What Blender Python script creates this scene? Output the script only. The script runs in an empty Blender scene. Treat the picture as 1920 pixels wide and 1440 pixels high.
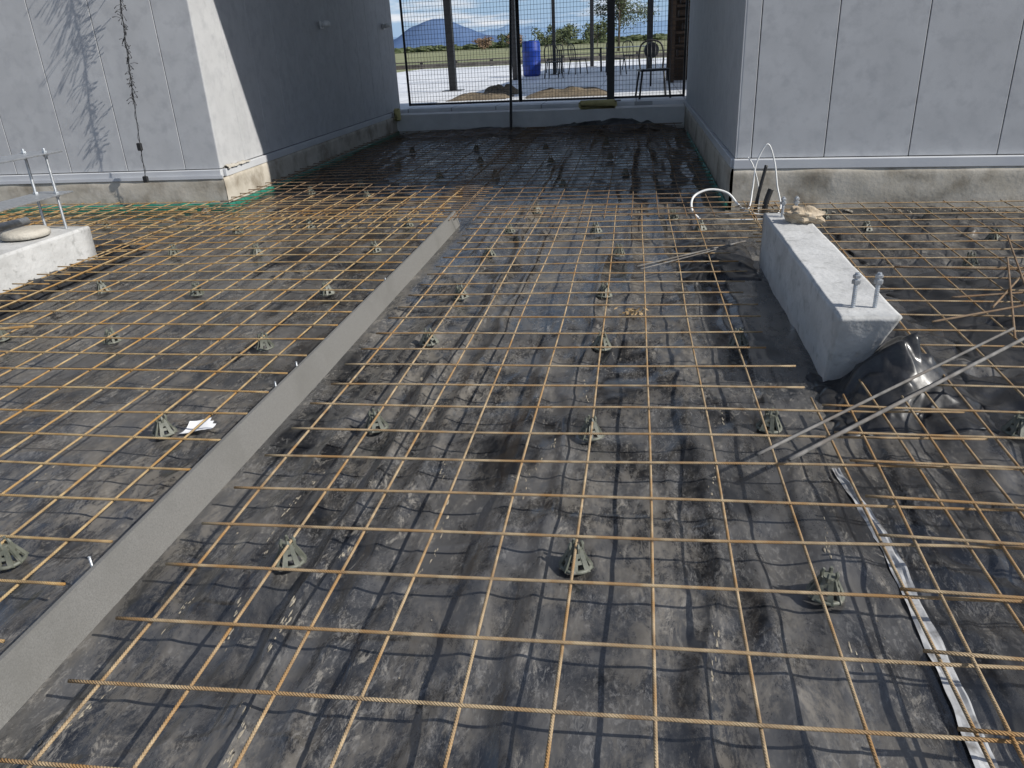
import bpy, math, random, bmesh
import numpy as np
from mathutils import Vector, Matrix, noise as mn, geometry as mg
random.seed(4)
SC=bpy.context.scene
COL=SC.collection
# ---------------------------------------------------------------- camera
fpx=1430.;H=1.29
Yv=Vector((235,645,-1430)).normalized()
Zv=Vector((-168,3235,1430)); Zv=(Zv-Yv*Zv.dot(Yv)).normalized()
Xv=Yv.cross(Zv)
R=Matrix((Xv,Yv,Zv))
cam=bpy.data.cameras.new("camera");co=bpy.data.objects.new("camera",cam);COL.objects.link(co)
co.matrix_world=Matrix.Translation((0,0,H))@R.to_4x4()
cam.sensor_width=36;cam.lens=fpx/1920*36;cam.clip_end=9000;cam.clip_start=.05
SC.camera=co
SC.view_settings.view_transform='Standard';SC.view_settings.look='None';SC.view_settings.exposure=0
# ---------------------------------------------------------------- sun, sky
AZ=math.radians(16);EL=math.radians(38)
sd=Vector((math.cos(AZ)*math.cos(EL),-math.sin(AZ)*math.cos(EL),math.sin(EL)))
sl=bpy.data.lights.new("sun","SUN");sl.energy=5.0;sl.angle=math.radians(.5);sl.color=(1,.96,.895)
so=bpy.data.objects.new("sun",sl);COL.objects.link(so);so.rotation_euler=sd.to_track_quat('Z','Y').to_euler()
so.location=(8,-3,9)
w=bpy.data.worlds.new("World");SC.world=w;w.use_nodes=True
nt=w.node_tree;bg=nt.nodes["Background"]
sky=nt.nodes.new("ShaderNodeTexSky");sky.sky_type='NISHITA';sky.sun_disc=False
sky.sun_elevation=EL;sky.sun_rotation=math.radians(106);sky.air_density=1.0;sky.dust_density=.4;sky.ozone_density=1.5
tint=nt.nodes.new("ShaderNodeMix");tint.data_type='RGBA';tint.blend_type='MULTIPLY';tint.inputs[0].default_value=1;tint.inputs[7].default_value=(.97,.96,.99,1)
tc=nt.nodes.new("ShaderNodeTexCoord");mp=nt.nodes.new("ShaderNodeMapping");mp.inputs['Scale'].default_value=(6,6,40)
nz=nt.nodes.new("ShaderNodeTexNoise");nz.inputs['Scale'].default_value=1.3;nz.inputs['Detail'].default_value=8;nz.inputs['Roughness'].default_value=.6
rp=nt.nodes.new("ShaderNodeValToRGB");rp.color_ramp.elements[0].position=.50;rp.color_ramp.elements[1].position=.66
mx=nt.nodes.new("ShaderNodeMix");mx.data_type='RGBA';mx.inputs[7].default_value=(8.0,8.3,8.8,1)
L=nt.links.new
sxy=nt.nodes.new("ShaderNodeSeparateXYZ");L(tc.outputs['Generated'],sxy.inputs[0])
band=nt.nodes.new("ShaderNodeMapRange");band.inputs[1].default_value=.22;band.inputs[2].default_value=0.0;band.inputs[3].default_value=0;band.inputs[4].default_value=.75;L(sxy.outputs[2],band.inputs[0])
blu=nt.nodes.new("ShaderNodeMix");blu.data_type='RGBA';blu.inputs[7].default_value=(2.3,4.5,8.0,1)
L(tc.outputs['Generated'],mp.inputs[0]);L(mp.outputs[0],nz.inputs[0]);L(nz.outputs[0],rp.inputs[0]);L(rp.outputs[0],mx.inputs[0])
L(sky.outputs[0],tint.inputs[6]);L(tint.outputs[2],blu.inputs[6]);L(band.outputs[0],blu.inputs[0]);L(blu.outputs[2],mx.inputs[6]);L(mx.outputs[2],bg.inputs[0]);bg.inputs[1].default_value=.102
# ---------------------------------------------------------------- materials
def mat(name,c1,c2,rough=.7,scale=8,pos=(.35,.65),bump=0,bscale=60,metal=0,stretch=(1,1,1),c3=None,s3=2,p3=(.55,.7),rough2=None,spec=.5,bdist=.01):
    m=bpy.data.materials.new(name);m.use_nodes=True;n=m.node_tree;N=n.nodes.new;K=n.links.new
    b=n.nodes["Principled BSDF"];b.inputs['Roughness'].default_value=rough;b.inputs['Metallic'].default_value=metal
    b.inputs['Specular IOR Level'].default_value=spec
    t=N("ShaderNodeTexCoord");mpp=N("ShaderNodeMapping");mpp.inputs['Scale'].default_value=stretch;K(t.outputs['Object'],mpp.inputs[0])
    z=N("ShaderNodeTexNoise");z.inputs['Scale'].default_value=scale;z.inputs['Detail'].default_value=7;z.inputs['Roughness'].default_value=.6;K(mpp.outputs[0],z.inputs[0])
    r=N("ShaderNodeValToRGB");r.color_ramp.elements[0].position=pos[0];r.color_ramp.elements[1].position=pos[1]
    r.color_ramp.elements[0].color=(*c1,1);r.color_ramp.elements[1].color=(*c2,1);K(z.outputs[0],r.inputs[0])
    out=r.outputs[0]
    if c3:
        z2=N("ShaderNodeTexNoise");z2.inputs['Scale'].default_value=s3;z2.inputs['Detail'].default_value=6;z2.inputs['Roughness'].default_value=.62;K(mpp.outputs[0],z2.inputs[0])
        r2=N("ShaderNodeValToRGB");r2.color_ramp.elements[0].position=p3[0];r2.color_ramp.elements[1].position=p3[1];K(z2.outputs[0],r2.inputs[0])
        x=N("ShaderNodeMix");x.data_type='RGBA';x.inputs[7].default_value=(*c3,1);K(r2.outputs[0],x.inputs[0]);K(out,x.inputs[6]);out=x.outputs[2]
    K(out,b.inputs['Base Color'])
    if bump:
        z3=N("ShaderNodeTexNoise");z3.inputs['Scale'].default_value=bscale;z3.inputs['Detail'].default_value=6;K(mpp.outputs[0],z3.inputs[0])
        bp=N("ShaderNodeBump");bp.inputs['Strength'].default_value=bump;bp.inputs['Distance'].default_value=bdist;K(z3.outputs[0],bp.inputs['Height']);K(bp.outputs[0],b.inputs['Normal'])
    return m
M={}
M['wall']=mat("fibre_cement",(.445,.45,.455),(.495,.50,.505),.7,3.5,bump=.12,bscale=120,c3=(.395,.40,.41),s3=9,p3=(.48,.72),bdist=.004)
M['dark']=mat("dark_gap",(.08,.085,.09),(.11,.115,.12),.8)
M['trim']=mat("painted_flashing",(.50,.51,.53),(.56,.57,.58),.5,3)
M['conc']=mat("rough_concrete",(.42,.38,.31),(.53,.49,.42),.9,4,bump=.4,bscale=35,c3=(.25,.215,.165),s3=3.6,p3=(.46,.68),bdist=.006)
M['plinth']=mat("pale_concrete",(.42,.42,.41),(.54,.54,.53),.85,5,bump=.6,bscale=40,c3=(.33,.33,.32),s3=14,p3=(.55,.70),bdist=.006)
M['green']=mat("green_membrane",(.01,.12,.085),(.03,.22,.15),.5,9,bump=.5,bscale=30)
M['foam']=mat("foam_strip",(.125,.122,.114),(.185,.181,.170),.85,260,bump=.5,bscale=320,c3=(.12,.117,.107),s3=3,p3=(.5,.8),bdist=.002)
M['chair']=mat("greygreen_plastic",(.085,.092,.072),(.155,.16,.13),.55,40,bump=.3,bscale=200,c3=(.25,.235,.20),s3=60,p3=(.60,.72),bdist=.002)
M['galv']=mat("galvanised_steel",(.38,.40,.42),(.55,.57,.59),.42,30,metal=.7)
M['black']=mat("black_metal",(.012,.012,.013),(.022,.022,.024),.45,10)
M['rubber']=mat("black_rubber",(.012,.012,.012),(.02,.02,.02),.5,10)
M['white']=mat("white_plastic",(.62,.62,.60),(.74,.74,.72),.45,12)
M['blue']=mat("blue_plastic",(.006,.03,.22),(.01,.045,.30),.4,6)
M['rug']=mat("brown_matting",(.09,.07,.045),(.19,.15,.10),.95,20,bump=.6,bscale=60)
M['tile']=mat("paved_slab",(.68,.70,.72),(.78,.79,.81),.5,1.2,c3=(.50,.52,.55),s3=.5)
M['slabface']=mat("slab_concrete",(.64,.64,.63),(.74,.74,.73),.85,4,bump=.4)
M['grass']=mat("field_grass",(.14,.16,.07),(.25,.25,.13),.95,.05,c3=(.30,.28,.17),s3=.02)
M['soil']=mat("bare_soil",(.16,.12,.08),(.25,.20,.14),.95,3,bump=.5,bscale=20)
M['hill']=mat("haze_tinted_hill",(.075,.125,.24),(.11,.165,.28),1,.004,spec=0)  # blue aerial haze put into the base colour
M['hill2']=mat("haze_tinted_range",(.18,.28,.42),(.22,.32,.46),1,.004,spec=0)  # paler blue, distance haze mixed into the colour
M['leaf']=mat("gum_leaf",(.035,.055,.02),(.10,.12,.045),.7,3)
M['leafbrown']=mat("dry_shrub",(.14,.08,.05),(.2,.14,.08),.8,3)
M['bark']=mat("bark",(.10,.08,.06),(.2,.17,.14),.9,6,bump=.6)
M['timber']=mat("timber",(.035,.022,.014),(.08,.048,.028),.8,5,stretch=(1,1,6))
M['greytimber']=mat("weathered_timber",(.09,.08,.07),(.16,.145,.125),.85,5)
M['yellow']=mat("yellow_foam",(.46,.40,.17),(.58,.51,.24),.8,8,bump=.3)
M['rock']=mat("sandstone",(.36,.28,.19),(.50,.42,.31),.9,9,bump=.8,bscale=30)
M['disc']=mat("cast_disc",(.38,.35,.30),(.48,.45,.39),.9,12,bump=.5,bscale=60)
M['paper']=mat("paper",(.74,.75,.76),(.8,.8,.8),.8,5)
M['dryleaf']=mat("dry_leaf",(.25,.16,.07),(.45,.33,.18),.8,60)
M['tape']=mat("grey_strip",(.30,.305,.31),(.46,.465,.47),.4,14,c3=(.15,.145,.14),s3=20,p3=(.48,.66))
M['gravel']=mat("rubble",(.16,.14,.11),(.32,.29,.24),.95,40,bump=1,bscale=70)
M['mud']=mat("dried_mud",(.22,.19,.145),(.36,.32,.25),.95,60,bump=.8,bscale=120,bdist=.003)
def rust(name,a,b,c):
    m=mat(name,a,b,.75,16,pos=(.36,.62),c3=c,s3=7,p3=(.46,.64))
    n=m.node_tree;N=n.nodes.new;K=n.links.new
    t=N("ShaderNodeTexCoord");wv=N("ShaderNodeTexWave");wv.bands_direction='DIAGONAL';wv.inputs['Scale'].default_value=85
    K(t.outputs['Object'],wv.inputs[0]);bp=N("ShaderNodeBump");bp.inputs['Strength'].default_value=.9;bp.inputs['Distance'].default_value=.0018
    pbb=n.nodes["Principled BSDF"];K(wv.outputs[1],bp.inputs['Height']);K(bp.outputs[0],pbb.inputs['Normal'])
    s=pbb.inputs['Base Color'].links[0].from_socket;x=N("ShaderNodeMix");x.data_type='RGBA';x.blend_type='MULTIPLY'
    mr=N("ShaderNodeMapRange");mr.inputs[1].default_value=.0;mr.inputs[2].default_value=.6;mr.inputs[3].default_value=.35;mr.inputs[4].default_value=0;K(wv.outputs[1],mr.inputs[0]);K(mr.outputs[0],x.inputs[0])
    K(s,x.inputs[6]);x.inputs[7].default_value=(.4,.3,.25,1);K(x.outputs[2],pbb.inputs['Base Color'])
    return m
M['rust']=rust("rusty_bar",(.26,.18,.10),(.50,.385,.235),(.35,.20,.075))
M['rust2']=rust("orange_rusty_bar",(.30,.20,.095),(.52,.385,.20),(.40,.225,.07))
M['rust_dark_shade']=rust("dark_and_shaded_rusty_bar",(.15,.10,.06),(.28,.20,.125),(.22,.125,.055))  # darker rust: passage shade painted in; also serves the dark loose bars
M['bar']=rust("steel_bar",(.13,.127,.12),(.27,.262,.245),(.16,.14,.12))
def plastic(name,dust=1.0,fade=True):
    m=bpy.data.materials.new(name);m.use_nodes=True;n=m.node_tree;N=n.nodes.new;K=n.links.new
    b=n.nodes["Principled BSDF"];t=N("ShaderNodeTexCoord")
    def nse(s,d=8,r=.6,st=(1,1,1),dist=0):
        q=N("ShaderNodeMapping");q.inputs['Scale'].default_value=st;K(t.outputs['Object'],q.inputs[0])
        z=N("ShaderNodeTexNoise");z.inputs['Scale'].default_value=s;z.inputs['Detail'].default_value=d;z.inputs['Roughness'].default_value=r;z.inputs['Distortion'].default_value=dist;K(q.outputs[0],z.inputs[0]);return z.outputs[0]
    def ramp(x,p0,p1,v0=0,v1=1):
        r=N("ShaderNodeMapRange");r.interpolation_type='SMOOTHSTEP';K(x,r.inputs[0]);r.inputs[1].default_value=p0;r.inputs[2].default_value=p1;r.inputs[3].default_value=v0;r.inputs[4].default_value=v1;return r.outputs[0]
    def mul(a,bb,op='MULTIPLY'):
        q=N("ShaderNodeMath");q.operation=op;q.use_clamp=(op=='MULTIPLY')
        for i,v in enumerate((a,bb)):
            if v is None: continue
            if isinstance(v,(int,float)): q.inputs[i].default_value=v
            else: K(v,q.inputs[i])
        return q.outputs[0]
    def mixc(fac,a,bc):
        x=N("ShaderNodeMix");x.data_type='RGBA';K(fac,x.inputs[0])
        if isinstance(a,tuple): x.inputs[6].default_value=(*a,1)
        else: K(a,x.inputs[6])
        x.inputs[7].default_value=(*bc,1);return x.outputs[2]
    sx=N("ShaderNodeSeparateXYZ");K(t.outputs['Object'],sx.inputs[0])
    D=None
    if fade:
        D=mul(ramp(sx.outputs[1],6.4,7.6,dust,.03*dust),ramp(sx.outputs[0],.55,1.1,1,.5))  # cleaner sheet in the passage; dust also cut there to deepen its shade
    def dm(a,k): 
        q=mul(a,k); return mul(q,D) if fade else mul(q,dust)
    big=ramp(nse(1.1,5,.55,(1.3,.8,1)),.38,.62)
    fine=ramp(nse(8,12,.82,(1.6,.7,1),.3),.45,.58)
    d1=mul(big,fine)
    film=ramp(nse(2.4,13,.74,(1.3,.75,1),.5),.40,.60)
    sm=mul(ramp(nse(24,10,.84,(1,.40,1),.6),.53,.61),ramp(nse(1.9,5,.65),.44,.58))
    rub=mul(ramp(nse(60,7,.8,(1.3,.5,1),1.0),.51,.60),ramp(nse(3.0,6,.7),.44,.58))
    specks=ramp(nse(140,3,.6),.69,.75)
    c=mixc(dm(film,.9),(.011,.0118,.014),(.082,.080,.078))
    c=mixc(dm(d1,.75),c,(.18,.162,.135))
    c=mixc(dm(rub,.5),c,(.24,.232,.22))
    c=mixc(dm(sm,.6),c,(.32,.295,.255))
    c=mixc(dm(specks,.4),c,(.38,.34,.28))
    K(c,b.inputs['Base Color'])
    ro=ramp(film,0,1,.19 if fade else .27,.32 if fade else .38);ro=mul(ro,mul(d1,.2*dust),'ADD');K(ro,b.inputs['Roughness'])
    if fade: K(ramp(sx.outputs[1],6.4,7.8,.95,.25),b.inputs['Specular IOR Level'])  # sheen weakened along the passage so its floor reads as shaded
    else: b.inputs['Specular IOR Level'].default_value=.5
    bp=N("ShaderNodeBump");bp.inputs['Strength'].default_value=.35;bp.inputs['Distance'].default_value=.005;K(nse(13,3,.45,(1.2,.45,1),.6),bp.inputs['Height'])
    K(bp.outputs[0],b.inputs['Normal'])
    return m
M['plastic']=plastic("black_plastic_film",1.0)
M['plasticc']=plastic("clean_black_plastic",.15,False)
M['plasticd']=plastic("dusty_crumpled_plastic",.7,False)
# ---------------------------------------------------------------- mesh builder
class B:
    def __init__(s): s.v=[];s.f=[]
    def add(s,vs,fs):
        o=len(s.v);s.v+= [tuple(v) for v in vs];s.f+=[tuple(i+o for i in f) for f in fs];return s
    def box(s,c,d,rot=0,bev=0,ax=None):
        x,y,z=[q/2 for q in d]
        if bev>0:
            b=min(bev,x*.9,y*.9,z*.9);vs=[];idx={}
            for sx in(-1,1):
                for sy in(-1,1):
                    for sz in(-1,1):
                        for a in range(3):
                            p=[sx*x,sy*y,sz*z]
                            for k in range(3):
                                if k!=a: p[k]-= [sx,sy,sz][k]*b
                            idx[(sx,sy,sz,a)]=len(vs);vs.append(p)
            fs=[]
            def q(a,s_):
                o=[k for k in range(3) if k!=a];r=[]
                for u,v in((-1,-1),(1,-1),(1,1),(-1,1)):
                    g=[0,0,0];g[a]=s_;g[o[0]]=u;g[o[1]]=v;r.append(idx[(*g,a)])
                return r
            for a in range(3):
                for s_ in(-1,1): fs.append(q(a,s_))
            for a in range(3):
                o=[k for k in range(3) if k!=a]
                for u in(-1,1):
                    for v in(-1,1):
                        g1=[0,0,0];g2=[0,0,0];g1[a]=-1;g2[a]=1
                        for g in(g1,g2): g[o[0]]=u;g[o[1]]=v
                        fs.append([idx[(*g1,o[0])],idx[(*g2,o[0])],idx[(*g2,o[1])],idx[(*g1,o[1])]])
            for sx in(-1,1):
                for sy in(-1,1):
                    for sz in(-1,1): fs.append([idx[(sx,sy,sz,a)] for a in range(3)])
        else:
            vs=[(i*x,j*y,k*z) for i in(-1,1) for j in(-1,1) for k in(-1,1)]
            fs=[(0,1,3,2),(4,6,7,5),(0,4,5,1),(2,3,7,6),(0,2,6,4),(1,5,7,3)]
        m=Matrix.Rotation(rot,3,'Z')
        return s.add([Vector(c)+m@Vector(v) for v in vs],fs)
    def tube(s,pts,r,n=8,cap=True,rs=None):
        pts=[Vector(p) for p in pts];vs=[];fs=[];N=len(pts)
        t0=(pts[1]-pts[0]).normalized();u=t0.orthogonal().normalized()
        for i,p in enumerate(pts):
            t=(pts[min(i+1,N-1)]-pts[max(i-1,0)]).normalized()
            u=(u-t*u.dot(t)).normalized();v=t.cross(u);rr=rs[i] if rs else r
            for k in range(n):
                a=2*math.pi*k/n;vs.append(p+(u*math.cos(a)+v*math.sin(a))*rr)
        for i in range(N-1):
            for k in range(n): fs.append((i*n+k,i*n+(k+1)%n,(i+1)*n+(k+1)%n,(i+1)*n+k))
        if cap: fs.append(tuple(range(n))[::-1]);fs.append(tuple((N-1)*n+k for k in range(n)))
        return s.add(vs,fs)
    def ring(s,c,R_,r,n=24,m=6,fz=1):
        vs=[];fs=[]
        for i in range(n):
            a=2*math.pi*i/n
            for k in range(m):
                b=2*math.pi*k/m;q=R_+r*math.cos(b);vs.append((c[0]+q*math.cos(a),c[1]+q*math.sin(a),c[2]+r*fz*math.sin(b)))
        for i in range(n):
            for k in range(m): fs.append((i*m+k,((i+1)%n)*m+k,((i+1)%n)*m+(k+1)%m,i*m+(k+1)%m))
        return s.add(vs,fs)
    def lathe(s,c,prof,n=28):
        vs=[];fs=[];m=len(prof)
        for i in range(n):
            a=2*math.pi*i/n
            for r,z in prof: vs.append((c[0]+r*math.cos(a),c[1]+r*math.sin(a),c[2]+z))
        for i in range(n):
            for k in range(m-1): fs.append((i*m+k,((i+1)%n)*m+k,((i+1)%n)*m+k+1,i*m+k+1))
        fs.append(tuple(i*m for i in range(n))[::-1]);fs.append(tuple(i*m+m-1 for i in range(n)))
        return s.add(vs,fs)
    def lump(s,c,d,seed=0,amp=.25,n=14,m=10,fr=1.5):
        vs=[];fs=[]
        for j in range(m+1):
            ph=math.pi*j/m
            for i in range(n):
                a=2*math.pi*i/n;p=Vector((math.sin(ph)*math.cos(a),math.sin(ph)*math.sin(a),math.cos(ph)))
                k=1+amp*mn.noise(p*fr+Vector((seed*7.3,seed,0)))*2
                vs.append((c[0]+p.x*k*d[0]/2,c[1]+p.y*k*d[1]/2,c[2]+p.z*k*d[2]/2))
        for j in range(m):
            for i in range(n): fs.append((j*n+i,(j+1)*n+i,(j+1)*n+(i+1)%n,j*n+(i+1)%n))
        return s.add(vs,fs)
    def obj(s,name,m,parent=None,smooth=False,loc=None,**kw):
        me=bpy.data.meshes.new(name);me.from_pydata(s.v,[],s.f);me.update()
        if isinstance(m,str): m=M[m]
        me.materials.append(m)
        if smooth: me.polygons.foreach_set('use_smooth',[True]*len(me.polygons))
        o=bpy.data.objects.new(name,me);COL.objects.link(o)
        if parent: o.parent=parent
        if loc: o.location=loc
        for k,v in kw.items(): o[k]=v
        return o
def empty(name,loc=(0,0,0),**kw):
    o=bpy.data.objects.new(name,None);COL.objects.link(o);o.location=loc;o.empty_display_size=.1
    for k,v in kw.items(): o[k]=v
    return o
def recalc(o):
    bm=bmesh.new();bm.from_mesh(o.data);bmesh.ops.recalc_face_normals(bm,faces=bm.faces);bm.to_mesh(o.data);bm.free()
def P(o):
    o.matrix_parent_inverse=Matrix.Translation(-o.parent.location);return o
# ---------------------------------------------------------------- membrane height field
def vnoise(x,y,seed):
    xi=np.floor(x);yi=np.floor(y);fx=x-xi;fy=y-yi;fx=fx*fx*fx*(fx*(fx*6-15)+10);fy=fy*fy*fy*(fy*(fy*6-15)+10)
    def h(a,b):
        n=np.sin(a*127.1+b*311.7+seed*74.7)*43758.5453;return n-np.floor(n)
    return (h(xi,yi)*(1-fx)+h(xi+1,yi)*fx)*(1-fy)+(h(xi,yi+1)*(1-fx)+h(xi+1,yi+1)*fx)*fy*1.0-.5
def fbm(x,y,seed,o=4):
    s=0;a=1
    for i in range(o): s=s+a*vnoise(x*2**i+i*5.2,y*2**i+i*9.1,seed+i);a*=.5
    return s
def facet(x,y,seed,k=7.,o=7):
    rg=np.random.RandomState(seed);s=0;tot=0
    wx=.12*fbm(x*2.1,y*2.1,seed+50,2);wy=.12*fbm(x*2.1+9,y*2.1,seed+60,2)
    for i in range(o):
        a=rg.uniform(0,math.pi);f=k*rg.uniform(.35,1.3)*(1+.25*i);ph=rg.uniform(0,1)
        t=((x+wx)*math.cos(a)+(y+wy)*math.sin(a))*f*.5+ph
        tr=np.abs((t-np.floor(t))-.5)*2
        am=np.clip(.5+1.5*vnoise(x*k*.33+i*3,y*k*.33,seed+70+i),0,1)/(1+.35*i)
        s=s+am*tr;tot+=.5/(1+.35*i)
    return s/tot-.5
FOLDS=[(-2.9,.014,.04,1),(-2.2,.014,.05,2),(-1.10,.020,.032,3),(-.97,.038,.032,4),(-.80,.042,.027,5),(-.64,.032,.028,6),(-.42,.026,.045,7),(-.20,.022,.032,17),(-.02,.028,.040,8),(.18,.038,.036,9),(.36,.040,.030,10),(.56,.034,.035,11),(.86,.02,.05,12),(1.25,.015,.05,13),(-3.6,.012,.05,15),(2.2,.02,.06,16)]
def hf(x,y):
    h=.022*fbm(x*1.3,y*.8,1,2)
    far=np.clip((y-6.8)/1,0,1)
    for c,a,wd,sd_ in FOLDS:
        cx=c+.14*vnoise(y*.45+sd_*3,y*0+sd_,20+sd_)+.05*vnoise(y*2.3,y*0+sd_,40+sd_)+.014*vnoise(y*6,y*0+sd_,90+sd_)
        am=np.clip(.60+1.5*vnoise(y*.7+sd_,y*0,60+sd_),0,1.1);ww=wd*(1+.5*vnoise(y*1.3,y*0+sd_,80+sd_))
        h=h+a*am*np.exp(-np.abs((x-cx)/ww)**1.5)
    wx=x+.08*fbm(x*1.7,y*1.2,201,2);wy=y+.2*fbm(x*1.3,y*1.1,203,2)
    h=h+.020*fbm(wx*5.0,wy*1.5,205,2)+.012*fbm(wx*3.2,wy*5.5,225,2)+.004*fbm(wx*13,wy*6,235,2)
    q=fbm(wx*2.2+wy*.5,wy*4.4,207,2);h=h+.009*np.exp(-(q/.08)**2)*np.clip(.3+2.2*vnoise(x*1.1,y*1.1,209),0,1)
    q=fbm(wx*5.4,wy*1.1-x*.5,211,2);h=h+.015*np.exp(-(np.abs(q)/.08)**1.5)*np.clip(.5+1.6*vnoise(x*1.3+4,y*.9,213),0,1)
    lft=np.clip((-1.4-x)/.3,0,1);q=fbm(x*2.2+y*1.4,y*4.0-x*2.6,5,2);h=h+lft*.016*(.5-np.abs(q))
    crump=np.clip((x-.70)/.35,0,1)*np.clip((6.9-y)/1,0,1)
    h=h+crump*.070*(facet(x,y,77,7,8)+.05)
    h=h+far*.02*facet(x,y*.6,91,3,6)
    st=np.exp(-((x+1.37)/.085)**4)
    h=h*(1-st)+.012*st
    return np.minimum(h-.031,.042)
ys=[.25]
while ys[-1]<14.1: ys.append(ys[-1]+max(.010,.0062*ys[-1]))
xs=np.arange(-7.0,4.6,.014);ys=np.array(ys)
XX,YY=np.meshgrid(xs,ys);ZZ=hf(XX,YY)
nx,ny=len(xs),len(ys)
def hz(x,y):
    i=min(max((x+7.0)/.014,0),nx-2.001);j=float(np.searchsorted(ys,y))-1;j=min(max(j,0),ny-2);i0=int(i);j=int(j)
    fx=i-i0;fy=min(max((y-ys[j])/(ys[j+1]-ys[j]),0),1)
    return float((ZZ[j,i0]*(1-fx)+ZZ[j,i0+1]*fx)*(1-fy)+(ZZ[j+1,i0]*(1-fx)+ZZ[j+1,i0+1]*fx)*fy)
def grid_obj(name,V,nx,ny,m,**kw):
    ii=(np.arange(ny-1)[:,None]*nx+np.arange(nx-1)[None,:]).reshape(-1)
    F=np.stack([ii,ii+1,ii+nx+1,ii+nx],-1).astype(np.int32)
    me=bpy.data.meshes.new(name);me.vertices.add(len(V));me.vertices.foreach_set('co',V.reshape(-1).astype(np.float32))
    me.loops.add(F.size);me.loops.foreach_set('vertex_index',F.reshape(-1))
    me.polygons.add(len(F));me.polygons.foreach_set('loop_start',np.arange(0,F.size,4,dtype=np.int32));me.polygons.foreach_set('loop_total',np.full(len(F),4,dtype=np.int32))
    me.polygons.foreach_set('use_smooth',np.ones(len(F),dtype=bool))
    me.update(calc_edges=True);me.materials.append(M[m])
    o=bpy.data.objects.new(name,me);COL.objects.link(o)
    for k,v in kw.items(): o[k]=v
    return o
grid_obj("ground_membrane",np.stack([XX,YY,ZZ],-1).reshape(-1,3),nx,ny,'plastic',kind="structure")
# ---------------------------------------------------------------- terrain & backdrop
b=B();b.add([(-4500,-300,-.16),(4500,-300,-.16),(4500,6000,-.16),(-4500,6000,-.16)],[(0,1,2,3)]);b.obj("ground",'soil',kind="structure")
b=B();b.add([(-4000,45.5,-.02),(4000,45.5,-.02),(4000,3500,-.02),(-4000,3500,-.02)],[(0,1,2,3)]);b.obj("field",'grass',kind="structure")
def ridge(name,m,y,x0,x1,hfun,dep):
    b=B();n=160;vs=[];fs=[]
    for j in range(9):
        for i in range(n):
            t=i/(n-1);x=x0+(x1-x0)*t;hh=hfun(x)*math.sin(math.pi*min(1,j/8+.001)) 
            vs.append((x,y+dep*(j-4)/4,hh*(1+.08*mn.noise(Vector((x*.02,j*.7,0))))-1))
    for j in range(8):
        for i in range(n-1): fs.append((j*n+i,j*n+i+1,(j+1)*n+i+1,(j+1)*n+i))
    b.add(vs,fs);return b.obj(name,m,smooth=True,kind="structure")
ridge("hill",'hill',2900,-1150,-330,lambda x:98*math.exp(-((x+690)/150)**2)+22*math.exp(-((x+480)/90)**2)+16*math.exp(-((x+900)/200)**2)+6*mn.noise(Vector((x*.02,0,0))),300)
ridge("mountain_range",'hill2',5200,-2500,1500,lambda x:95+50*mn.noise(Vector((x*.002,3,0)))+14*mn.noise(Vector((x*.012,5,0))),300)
def prism(pts,z0,z1,name,m):
    n=len(pts);return B().add([(x,y,z1) for x,y in pts]+[(x,y,z0) for x,y in pts],[tuple(range(n))]+[((i+1)%n,i,n+i,n+(i+1)%n) for i in range(n)]).obj(name,m,kind="structure")
prism([(-12,13.95),(-4.12,13.93),(.76,13.55),(9,13.55),(9,45.2),(-12,45.2)],-.08,.36,"paved_slab",'tile')
prism([(-4.12,13.45),(.76,13.05),(.76,13.545),(-4.12,13.92)],-.08,.30,"slab_step",'slabface')
m=M['tile'];nn=m.node_tree;bk=nn.nodes.new("ShaderNodeTexBrick");bk.inputs['Scale'].default_value=1;bk.inputs['Mortar Size'].default_value=.012;bk.inputs['Brick Width'].default_value=.8;bk.inputs['Row Height'].default_value=.8;bk.offset=0
bk.inputs['Color1'].default_value=(1,1,1,1);bk.inputs['Color2'].default_value=(.86,.86,.86,1);bk.inputs['Mortar'].default_value=(.5,.5,.5,1)
tcc=nn.nodes.new("ShaderNodeTexCoord");nn.links.new(tcc.outputs['Object'],bk.inputs[0])
pb=nn.nodes["Principled BSDF"];src_=pb.inputs['Base Color'].links[0].from_socket;mm=nn.nodes.new("ShaderNodeMix");mm.data_type='RGBA';mm.blend_type='MULTIPLY';mm.inputs[0].default_value=1
nn.links.new(src_,mm.inputs[6]);nn.links.new(bk.outputs[0],mm.inputs[7]);nn.links.new(mm.outputs[2],pb.inputs['Base Color'])
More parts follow.
